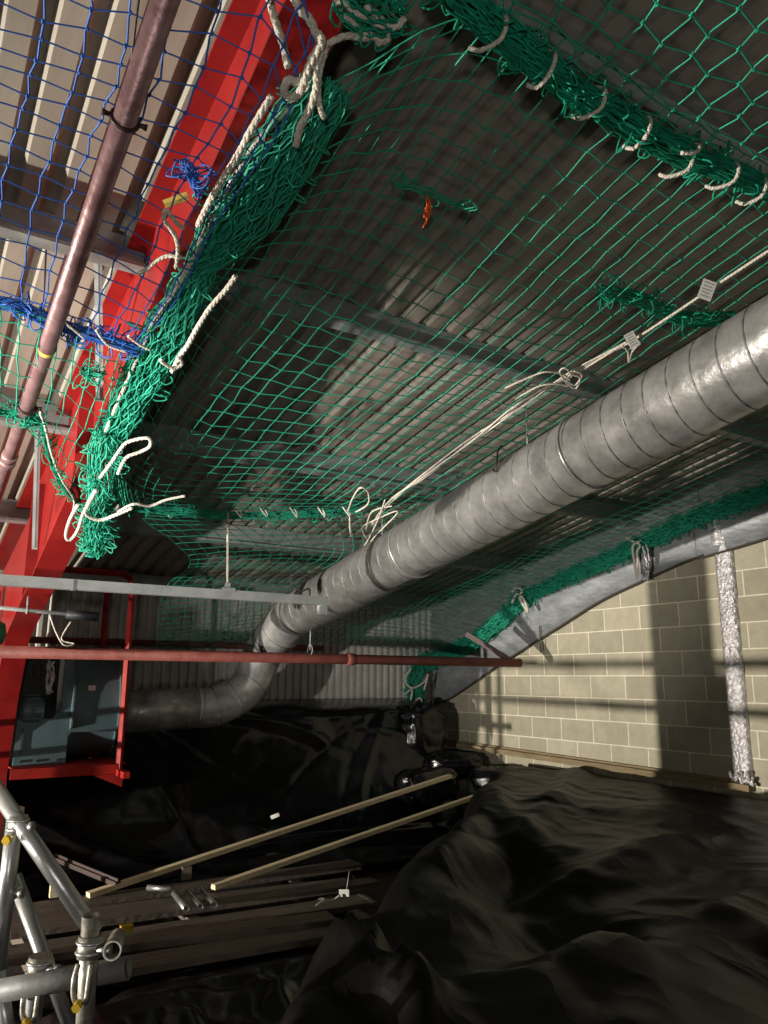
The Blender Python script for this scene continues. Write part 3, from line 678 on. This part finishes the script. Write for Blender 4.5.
build('lower_edge', bundle(le, .012, 14, .0028, 1.6, 6), 'greend', gl)
build('lashing', rope([gp(x,y,1.7) for x,y in ((40,412),(46,430),(52,455),(62,480),(74,500),(72,515))], .006), 'rope', gl)
kn = [gp(84,370,1.74), gp(92,378,1.74)]; build('small_knot', bundle(kn, .018, 14, .0026, 8, 6), 'green', gl)

# --- white ropes around the rafter
def rope_thing(pts, r, l, off=.14):
    P = [atB(x, y, off+o) for x, y, o in pts]; o = build('rope', rope(P, r), 'rope'); return tag(o, l, 'rope')
rope_thing([(268,-8,0),(275,20,.0),(284,48,.01),(288,68,.02)], .012, 'white rope hanging in front of the red rafter at the top edge')
rope_thing([(292,-8,.03),(300,10,.04),(310,20,.05),(318,38,.05),(322,44,.06),(316,58,.06),(308,72,.07),(300,82,.08),(288,80,.08),(284,92,.08),(292,98,.08),(301,90,.09),(306,76,.09),(312,60,.09),(322,42,.10),(318,34,.10)], .013, 'thick off-white rope looped and knotted over the top of the green bundle')
rope_thing([(322,50,.08),(316,68,.09),(316,90,.10),(308,112,.10),(300,128,.10),(296,146,.1)], .012, 'off-white rope end hanging over the green bundle, left of its twin')
rope_thing([(326,48,.07),(320,70,.08),(318,88,.09),(320,108,.1),(324,118,.1)], .010, 'short off-white rope end beside the twin rope end on the bundle')
rope_thing([(324,46,.05),(345,36,.04),(362,38,.02),(378,36,.0),(392,30,-.02)], .010, 'off-white rope stretched right from the knot towards the tied clump')
rope_thing([(183,228,.05),(176,222,.06),(166,210,.07),(164,220,.07),(170,228,.07),(176,238,.08),(178,252,.09),(176,268,.09)], .008, 'small white rope loop above the neck of the green bundle')
rope_thing([(182,258,.08),(168,256,.06),(155,262,.05),(146,270,.04),(138,274,.03)], .008, 'frayed white rope end left of the neck of the green bundle')
rope_thing([(236,276,.02),(226,290,.03),(210,308,.03),(196,330,.03),(188,345,.04),(180,356,.04),(172,372,.05)], .011, 'mottled rope sagging beside the rafter below the bundle neck')
rope_thing([(160,360,.12),(165,364,.12),(174,368,.11),(182,364,.1),(178,356,.1)], .008, 'small white rope loop on the dark green bundle')
rope_thing([(78,505,.2),(70,520,.2),(66,535,.2),(70,540,.2),(78,530,.2),(84,512,.2),(96,490,.2),(88,506,.2),(86,514,.2),(100,520,.2),(118,514,.2),(132,508,.2)], .010, 'white rope wound round the hanging green tail')
rope_thing([(100,478,.16),(112,462,.15),(120,450,.14),(128,442,.13),(148,438,.13),(150,446,.13),(140,452,.13),(126,458,.14),(118,474,.16)], .009, 'beige rope loop sticking out right of the hanging green tail')
rope_thing([(118,512,.2),(134,504,.19),(150,506,.17),(166,500,.15),(185,496,.14)], .008, 'thin pale rope from the green tail towards the lower net edge')
rope_thing([(208,118,.1),(198,150,.14),(200,118,.14)][:0] or [(272,96,.10),(262,112,.12),(250,132,.13),(236,158,.13),(222,180,.12),(208,205,.11),(198,226,.1)], .011, 'long white rope laid along the left side of the thick green bundle')
cl = thing('net_clump', atR(375,10,2.0), 'tied clump of green net and white rope at the top edge beside the rafter', 'net bundle')
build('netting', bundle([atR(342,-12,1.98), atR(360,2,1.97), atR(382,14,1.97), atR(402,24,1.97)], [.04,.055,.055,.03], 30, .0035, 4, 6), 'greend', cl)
for pts in (((334,4),(342,2),(352,10),(366,18),(384,26),(398,26),(404,18)), ((366,6),(378,16),(388,28),(384,40),(376,44),(390,38)), ((340,10),(356,26),(372,36),(386,42))):
    build('rope_strand', rope([atR(x,y,1.93) for x,y in pts], .010), 'rope', cl)
q = atB(176,200,.02); ex = (Vector((.5,.7,.3))).normalized()
m = MB(); m.box(q, (.085,.028,.003), (cr*math.cos(.35)+cu*math.sin(.35), cu*math.cos(.35)-cr*math.sin(.35), -fw)); tag(build('yellow_tag', m, 'yellow'), 'small yellow tag hanging at the left edge of the red rafter', 'tag')
kr = [atR(348,512,2.02), atR(352,500,1.98), atR(360,488,1.96), atR(368,492,1.96), atR(368,504,1.97), atR(356,512,1.98)]
tag(build('rope', rope(kr, .007), 'rope'), 'small white rope loop standing at the end of the lower net edge', 'rope')
tag(build('rope', rope([atR(350,514,1.98), atR(350,524,1.95), atR(351,536,1.94)], .008), 'rope'), 'short white rope end hanging from the lower net edge', 'rope')

# ---------------------------------------------------------------- scaffold near the camera
def tubeobj(name, a, b, label, r=.0242, mt='tube'):
    t = thing(name, Vector(a).lerp(Vector(b), .5), label, 'scaffold tube'); m = MB(); m.pipe(a, b, r, .004, 24); build('tube_wall', m, mt, t); return t
def dep(x, y, d): r_ = ray(x, y); return r_*(d/F)
a = dep(-25,758,2.45); b = dep(94,932,2.15)
tubeobj('scaffold_tube', a, b, 'bright sloping scaffold tube ending in the coupler at the right')
tubeobj('scaffold_tube', dep(16,808,2.35), dep(-2,968,2.30), 'upright scaffold tube at the left edge below the topmost coupler')
tubeobj('scaffold_tube', dep(14,876,2.60), dep(82,1060,2.45), 'lower bright sloping scaffold tube running off the bottom edge')
tubeobj('scaffold_tube', dep(-40,998,2.18), dep(128,968,2.18), 'dull thick horizontal scaffold tube across the lower left corner', .031, 'tubedull')
tubeobj('scaffold_tube', dep(91,915,2.14), dep(82,1075,2.10), 'upright scaffold tube under the right hand coupler', mt='coupler')
tubeobj('scaffold_tube', dep(40,958,2.26), dep(24,1090,2.22), 'upright scaffold tube below the middle coupler', mt='tubedull')
tubeobj('scaffold_tube', dep(-4,960,2.5), dep(14,1070,2.4), 'short bright scaffold tube in the bottom left corner')
tubeobj('scaffold_tube', dep(112,951,2.06), dep(118,936,2.6), 'open scaffold tube end facing the viewer beside the coupler', mt='coupler')
def coupler(x, y, d, label, scale=1., yellow=True, drop=True):
    c = dep(x, y, d); t = thing('scaffold_coupler', c, label, 'coupler'); up = Vector((0,0,1)); rt_ = cr
    m = MB(); m.tube([c+up*.028*scale, c-up*.028*scale], .033*scale, 20); build('clamp_band', m, 'coupler', t)
    m = MB(); m.ring(c+up*.012, up, .034*scale, .005, 20, 6); m.ring(c-up*.014, up, .034*scale, .005, 20, 6); build('band_rim', m, 'tube', t)
    m = MB(); e = -fw; m.tube([c+rt_*.03*scale+e*.02, c+rt_*.062*scale+e*.02], .009, 6); m.tube([c+rt_*.052*scale+e*.02, c+rt_*.066*scale+e*.02], .015, 6); build('bolt', m, 'tube', t)
    if drop:
        for sx in (-1, 1):
            m = MB(); m.tube(cat_rom([c-up*.03+e*.03+rt_*.018*sx, c-up*.06+e*.045+rt_*.02*sx, c-up*.10+e*.045+rt_*.018*sx, c-up*.125+e*.035+rt_*.010*sx], 4), .008, 6); build('swing_arm', m, 'coupler', t)
    if yellow:
        q = c-up*(.115 if drop else .02)+e*.05; m = MB(); m.tube([q, q-fw*.022], .013, 6); build('nut', m, 'brass', t)
    return t
coupler(90, 946, 2.13, 'scaffold coupler with blue grey band and yellow nut, rightmost of the couplers')
coupler(40, 966, 2.22, 'scaffold coupler with bright yellow nut clamping the dull horizontal tube')
coupler(18, 824, 2.33, 'small scaffold coupler at the top of the left upright tube', .85, True, False)
coupler(8, 890, 2.34, 'dark scaffold coupler half way down the left upright tube', .85, False, False)
# rest of the working platform behind the viewer, whose guard rails throw shadows on the wall
LX, LY, LZ = -7.8, 5.1, -1.2
def back(yw, zw, X=.1):
    t = (X-LX)/(XG-LX); return Vector((X, LY+(yw-LY)*t, LZ+(zw-LZ)*t))
tubeobj('scaffold_tube', back(8.3,.19), back(3.2,.14), 'upper guard rail of the scaffold outside the view on the left')
tubeobj('scaffold_tube', back(8.3,-.215), back(3.2,-.27), 'lower guard rail of the scaffold outside the view on the left')
for i, (yw, zt) in enumerate(((7.21,.16),(7.44,.16),(4.93,1.05))):
    p = back(yw, zt); tubeobj('scaffold_tube', Vector((p.x-.05, p.y, -1.69)), Vector((p.x-.05, p.y, p.z)), ('first','second','third')[i]+' upright of the guard rail outside the view on the left')
tubeobj('scaffold_tube', back(7.58,-.06)+Vector((-.1,0,0)), back(7.68,-1.2)+Vector((-.1,0,0)), 'leaning short tube of the guard rail outside the view on the left')
p = back(4.90,1.1); q = back(4.30,1.1); m = MB(); m.box((p.x-.06, (p.y+q.y)/2, (p.z-1.69)/2), (.038, p.y-q.y, p.z+1.69)); tag(build('shadow_board', m, 'board'), 'unseen upright board left of the view, added to shade the block wall', 'board')  # added out of view to cast the broad shadow on the block wall
p = back(4.30,.1); q = back(4.17,.1); m = MB(); m.prism([Vector((p.x-.06,p.y,-1.69)), Vector((p.x-.06,p.y,p.z+.02)), Vector((p.x-.06,p.y-.02,p.z-.04)), Vector((p.x-.06,p.y-.035,p.z+.01)), Vector((p.x-.06,q.y,p.z-.05)), Vector((p.x-.06,q.y,-1.69))], (.02,0,0)); tag(build('low_shadow_board', m, 'board'), 'unseen low notched board left of the view, added to shape the wall shadow', 'board')  # second added blocker, notched to roughen the lower edge of that shadow

# ---------------------------------------------------------------- boards, battens and polythene
def board(x0, y0, x1, y1, z, w, th, label, mt='board', z1=None):
    a = Vector((x0,y0,z)); b = Vector((x1,y1,z if z1 is None else z1)); m = MB(); m.bar(a, b, w, th)
    for e, s_ in ((a,1),(b,-1)):
        d = (b-a).normalized(); m.bar(e+d*.03*s_-d*.006, e+d*.03*s_+d*.03, w+.004, th+.003)
    return m
bl = [('scaffold board nearest the black sheet at the front of the stack', .55,4.78,2.85,4.55),('second scaffold board from the front of the stack', .5,5.03,2.6,4.82),('middle scaffold board of the stack, under the three loose rods', .7,5.27,3.1,5.08),
      ('fourth scaffold board, beside the foot of the lower pale batten', .5,5.52,3.3,5.35),('fifth scaffold board, under the upper pale batten foot', .6,5.77,3.2,5.62),('rear scaffold board against the hanging black sheet', .4,6.05,3.5,5.95)]
for i, (l, x0, y0_, x1, y1_) in enumerate(bl):
    z = (-1.555,-1.52,-1.56,-1.515,-1.55,-1.53)[i]; sk = (.05,-.06,.04,.02,-.07,.05)[i]
    m = board(x0, y0_-sk, x1, y1_+sk, z, (.225,.19,.225,.15,.225,.2)[i], .038, l); t = tag(build('scaffold_board', m, 'board'), l, 'board', 'scaffold boards laid on the floor')
for i in range(3):
    m = MB(); m.box((.9+i*1.0, 5.4, -1.635), (.075, 1.45, .13)); tag(build('timber_bearer', m, 'board'), ('left','middle','right')[i]+' timber bearer under the stack of scaffold boards', 'timber')
a = atZ(88,895,-1.49); b = atY(450,776,6.93); m = MB(); m.bar(a, b, .06, .035); tag(build('timber_batten', m, 'batten'), 'upper long pale timber batten leaning across the black sheets', 'batten')
a = atZ(213,887,-1.49); b = atY(500,788,6.7); m = MB(); m.bar(a, b, .055, .035); tag(build('timber_batten', m, 'batten'), 'lower long pale timber batten reaching under the large black sheet', 'batten')
for i, (x, y) in enumerate(((186,908),(200,906),(214,904))):
    p = atZ(x, y+6, -1.50); q = atZ(x-12, y-10, -1.50); m = MB(); m.pipe(p+Vector((0,0,.03)), q+Vector((0,0,.03)), .022, .004, 14)
    tag(build('short_rod', m, 'tube'), ('leftmost','middle','rightmost')[i]+' of three short steel rods lying on the boards', 'rod')
m = MB(); p = atZ(158,893,-1.5); m.pipe(p+Vector((-.06,.06,.03)), p+Vector((.08,-.07,.03)), .02, .004, 14); tag(build('short_rod', m, 'tube'), 'single short steel rod lying behind the three rods', 'rod')
p = atZ(126,934,-1.5); m = MB(); m.box(p+Vector((0,0,.03)), (.07,.04,.04)); tag(build('yellow_fitting', m, 'brass'), 'small yellow fitting on the boards right of the couplers', 'fitting')
p = atZ(53,898,-1.5); m = MB(); m.box(p+Vector((0,0,.05)), (.05,.04,.09)); tag(build('timber_offcut', m, 'batten'), 'small pale upright timber offcut on the boards, left of the battens', 'timber')
p = atZ(186,880,-1.5); m = MB(); m.box(p+Vector((0,0,.05)), (.07,.04,.09)); tag(build('timber_offcut', m, 'board'), 'small dark timber offcut between the two pale battens', 'timber')
a = atZ(55,858,-1.35); b = atZ(118,884,-1.45); m = MB(); m.bar(a, b, .05, .03); m.bar(a+Vector((0,0,.02)), b+Vector((0,0,.02)), .01, .03); tag(build('metal_strip', m, 'darkmetal'), 'bent metal strip lying behind the sloping scaffold tube', 'metal strip')

def creases(n, box, hmin, hmax, wmin, wmax, seed, ang=None):
    rnd = random.Random(seed); L = []
    for _ in range(n):
        c = Vector((rnd.uniform(box[0],box[1]), rnd.uniform(box[2],box[3]))); a = rnd.uniform(0, math.pi) if ang is None else rnd.gauss(ang[0], ang[1])
        L.append((c, Vector((math.cos(a), math.sin(a))), rnd.uniform(.25,1.1)*(box[1]-box[0])*.3, rnd.uniform(hmin,hmax)*rnd.choice((1,1,-1)), rnd.uniform(wmin,wmax)))
    return L
def crease_h(L, x, y):
    """sum of sharp-topped folds with flat slopes, as stiff polythene creases"""
    p = Vector((x, y)); h = 0
    for c, d, ln, ht, w in L:
        q = p-c; s_ = q.dot(d)/ln
        if abs(s_) > 1: continue
        t = abs(q.x*d.y-q.y*d.x+.06*math.sin(s_*3+c.x*5))/(w*(1.15-.5*s_))
        if t < 1: h += ht*(1-t)*(1-s_*s_)
    return h
def sheet(rows): m = MB(); m.grid(rows, True); return m
# far sheet hanging over the ledge under the eave
rows = []; prof = [(8.52,-.24),(8.2,-.27),(7.86,-.32),(7.74,-.42),(7.66,-.62),(7.56,-.86),(7.44,-1.12),(7.24,-1.36),(6.98,-1.52),(6.6,-1.60),(6.25,-1.62)]
pp = cat_rom([Vector((0,y,z)) for y, z in prof], 7)
CF = creases(22, (-1,5.6,0,2.5), .04, .10, .08, .35, 4, (.3,.5))+creases(26, (-1,5.6,0,2.5), .010, .03, .03, .09, 5)
for i, q in enumerate(pp):
    row = []; t = i/(len(pp)-1)
    for k in range(131):
        x = .93+4.62*k/130
        d = (crease_h(CF, x, i*.035)+.05*noise.noise(Vector((x*.8, i*.05, 2)))+.006*noise.noise(Vector((x*8, i*.3, 2))))*(.35+min(1, t*2.2)*.9)
        yy = q.y-(d+.02)*(.9 if .12 < t < .8 else .2); z = q.z+(d*.5 if t > .7 else d*.35)
        if 1.4 < x < 3.4: yy = max(yy, 7.40 if q.z > -.75 else yy)
        row.append(Vector((x, min(yy,8.53), max(z,-1.66))))
    rows.append(row)
tag(build('polythene_sheet', sheet(rows), 'poly'), 'glossy black polythene hanging over the ledge below the far corrugated wall', 'plastic sheet')
# wrapped bundles at the corner of ledge and block wall
def lump(c, size, label, seed, mt='poly', rz=0):
    c = Vector(c); rows = []
    for i in range(33):
        th = math.pi*i/32; row = []
        for k in range(49):
            ph = 2*math.pi*k/48; d = Vector((math.sin(th)*math.cos(ph), math.sin(th)*math.sin(ph), math.cos(th)))
            e = Vector([math.copysign(abs(v)**.55, v) for v in d]); q = Vector((e.x*size[0], e.y*size[1], e.z*size[2]))
            q += d*(.16*min(size))*(1-2.5*abs(noise.noise(d*2.2+Vector((seed,0,0)))))+d*.10*min(size)*noise.noise(d*6+Vector((seed,2,0)))
            cz, sz = math.cos(rz), math.sin(rz); row.append(c+Vector((q.x*cz-q.y*sz, q.x*sz+q.y*cz, q.z)))
        rows.append(row)
    o = build('wrapped_bundle', sheet(rows), mt); return tag(o, label, 'wrapped bundle')
p = atY(418,735,7.75); lump((p.x, 7.85, -.62), (.28,.3,.32), 'square black wrapped box at the right end of the ledge', 3, rz=.2)
p = atY(452,757,7.5); lump((p.x+.02, 7.5, -.98), (.32,.22,.13), 'crumpled black plastic bundle lying against the block wall corner', 11, rz=-.5)
p = atY(424,768,7.2); lump((p.x, 7.15, -1.12), (.36,.18,.16), 'flat shiny black plastic bundle in front of the wrapped box', 17, rz=.1)
p = atY(490,765,7.0); lump((min(p.x,5.85), 6.95, -1.12), (.28,.25,.15), 'small black plastic bundle touching the block wall beside the lower batten', 23, rz=.6)
# large sheet over the platform on the right
def hgt(x, y):
    # boundary line from wall corner to the near left; beyond it the sheet drops away
    P0 = Vector((5.3,6.3)); P1 = Vector((1.0,2.1)); d = (P1-P0).normalized(); nrm = Vector((-d.y, d.x)); q = Vector((x,y))-P0
    s_ = q.dot(nrm)                                           # >0 on the right-hand side
    s_ += .22*noise.noise(Vector((x*.9, y*.9, 2)))
    base = -1.04+.12*max(0, min(1, (x-3.4)/2.6))
    base += .0
    dip = .12*math.exp(-(((x-2.7)-(y-2.9)*.8)/.45)**2)*math.exp(-((y-3.4)/1.0)**2)
    f_ = crease_h(CT, x, y)+.03*noise.noise(Vector((x*.55,y*.55,0)))+.004*noise.noise(Vector((x*7,y*7,0)))
    top = base+f_-dip*.55
    k = max(0., min(1., (s_+.42)/.42)); k = k*k*(3-2*k)
    return max(-1.66, -1.64+(top+1.64)*k), s_
def ridge(pix, ht, w, z=-1.0):
    out = []
    for (a, b) in zip(pix[:-1], pix[1:]):
        A = atZ(*a, z); B = atZ(*b, z); c = Vector(((A.x+B.x)/2, (A.y+B.y)/2)); d = Vector((B.x-A.x, B.y-A.y)); L_ = d.length*.75; out.append((c, d.normalized(), L_, ht, w))
    return out
CT = creases(26, (1.0,6.2,-.5,6.0), .02, .05, .10, .35, 21)+creases(40, (1.0,6.2,-.5,6.0), .008, .022, .04, .12, 22)
CT += ridge([(384,945),(470,905),(560,872),(690,842)], .10, .30)+ridge([(486,800),(440,850),(330,975)], .10, .25)+ridge([(600,770),(560,800),(480,850)], .07, .2)
CT += ridge([(620,1020),(640,940),(768,870)], .07, .4)+ridge([(420,1010),(560,960),(600,925)], .08, .25)+ridge([(560,930),(520,880),(500,840)], -.14, .3)
CT += ridge([(340,960),(370,985),(420,1022)], .16, .12)
rows = []
for j in range(171):
    y = -1.2+7.9*j/170; row = []
    for i in range(151):
        x = -.2+6.25*i/150; z, s_ = hgt(x, y); row.append(Vector((x, y, z-.10*max(0,(5.95-x)<.0))))
    rows.append(row)
m0 = sheet(rows); m = MB(); m.v = m0.v; keep = []
for f_, sm_ in zip(m0.f, m0.sm):
    c = sum((m0.v[i] for i in f_), Vector((0,0,0)))/4
    if hgt(c.x, c.y)[1] > -.62: m.face(f_, True)
used = sorted({i for f_ in m.f for i in f_}); mp_ = {o: n for n, o in enumerate(used)}; m.v = [m.v[i] for i in used]; m.f = [tuple(mp_[i] for i in f_) for f_ in m.f]
tag(build('polythene_sheet', m, 'poly2'), 'large dull black polythene sheet draped over the platform at the foot of the block wall', 'plastic sheet')
# low sheet in front of the boards
CL = creases(44, (-.3,3.6,1.6,4.9), .04, .16, .06, .25, 31)+creases(50, (-.3,3.6,1.6,4.9), .015, .05, .03, .08, 32)
rows = []
for j in range(91):
    y = 1.6+3.25*j/90; row = []
    for i in range(111):
        x = -.3+3.9*i/110; p = Vector((x,y,4)); z = -1.58+crease_h(CL, x, y)+.06*noise.noise(Vector((x,y,7)))+.16*math.exp(-((x-1.35)/.3)**2-((y-3.6)/.4)**2)
        s_ = hgt(x,y)[1]; z = min(z, -1.5)-.05*max(0, min(1, (s_+.7)/.5))-.10*max(0, min(1, (y-4.1)/.4))
        row.append(Vector((x, y, max(z, -1.69))))
    rows.append(row)
tag(build('polythene_sheet', sheet(rows), 'poly'), 'creased black polythene on the floor between the scaffold and the boards', 'plastic sheet')
# crease with a bright fold at the near edge and small white scraps
p = atZ(344,893,-1.46); m = MB(); m.box(p, (.07,.004,.05), (cr, -fw, cu)); m.tube(cat_rom([p+Vector((-.03,0,-.01)), p+Vector((-.1,0,-.04)), p+Vector((-.16,.0,-.03)), p+Vector((-.22,0,-.05))], 4), .007, 5); m.tube([p+Vector((.02,0,.02)), p+Vector((.04,0,.14)), p+Vector((.1,.0,.06))], .002, 4)
tag(build('white_label', m, 'paper'), 'small white label with string on the dark sheet right of the boards', 'label')
p = atY(275,816,7.02); m = MB(); m.box(p, (.085,.004,.035), ((cr+cu*.4).normalized(), -fw, (cu-cr*.4).normalized())); tag(build('white_label', m, 'paper'), 'small white scrap on the hanging black sheet above the battens', 'label')

# ---------------------------------------------------------------- camera, light, world
cam_d = bpy.data.cameras.new('camera'); cam = bpy.data.objects.new('camera', cam_d); C.objects.link(cam)
cam_d.sensor_fit = 'VERTICAL'; cam_d.sensor_height = 24; cam_d.lens = 24*F/1024; cam_d.clip_start = .02; cam_d.clip_end = 100
from mathutils import Matrix
cam.matrix_world = Matrix(((cr.x,cu.x,-fw.x,0),(cr.y,cu.y,-fw.y,0),(cr.z,cu.z,-fw.z,0),(0,0,0,1)))
cam.location = (0,0,CZ); bpy.context.scene.camera = cam
def area(name, loc, tgt, size, power, col):
    d = bpy.data.lights.new(name, 'AREA'); d.shape = 'DISK'; d.size = size; d.energy = power; d.color = col
    o = bpy.data.objects.new(name, d); C.objects.link(o); o.location = Vector(loc)+Vector((0,0,CZ))
    o.rotation_euler = (Vector(tgt)-Vector(loc)).to_track_quat('-Z','Y').to_euler(); return o
def spot(name, loc, tgt, size, power, col, ang, blend):
    d = bpy.data.lights.new(name, 'SPOT'); d.shadow_soft_size = size; d.energy = power; d.color = col; d.spot_size = math.radians(ang); d.spot_blend = blend
    o = bpy.data.objects.new(name, d); C.objects.link(o); o.location = Vector(loc)+Vector((0,0,CZ))
    o.rotation_euler = (Vector(tgt)-Vector(loc)).to_track_quat('-Z','Y').to_euler(); return o
area('work_light', (LX, LY, LZ), (3.5,4.5,.7), .12, 2000, (1,.94,.83))
area('fill_light', (-.5,-.7,-.35), (1.1,2.2,1.7), .12, 24, (1,.95,.88))  # unseen fill, added to brighten the net bundle and ropes by the rafter
spot('flood_light', (-2.2,1.5,-.45), (3.1,5.4,1.45), .05, 1500, (1,.95,.88), 46, .8)
w = bpy.data.worlds.new('world'); bpy.context.scene.world = w; w.use_nodes = True
w.node_tree.nodes['Background'].inputs[0].default_value = (.9,.95,1,1); w.node_tree.nodes['Background'].inputs[1].default_value = .075
sc = bpy.context.scene
sc.view_settings.view_transform = 'Standard'; sc.view_settings.look = 'None'; sc.view_settings.gamma = 1; sc.view_settings.exposure = 0; sc.view_settings.use_curve_mapping = False
for o in roots: o.location.z += CZ
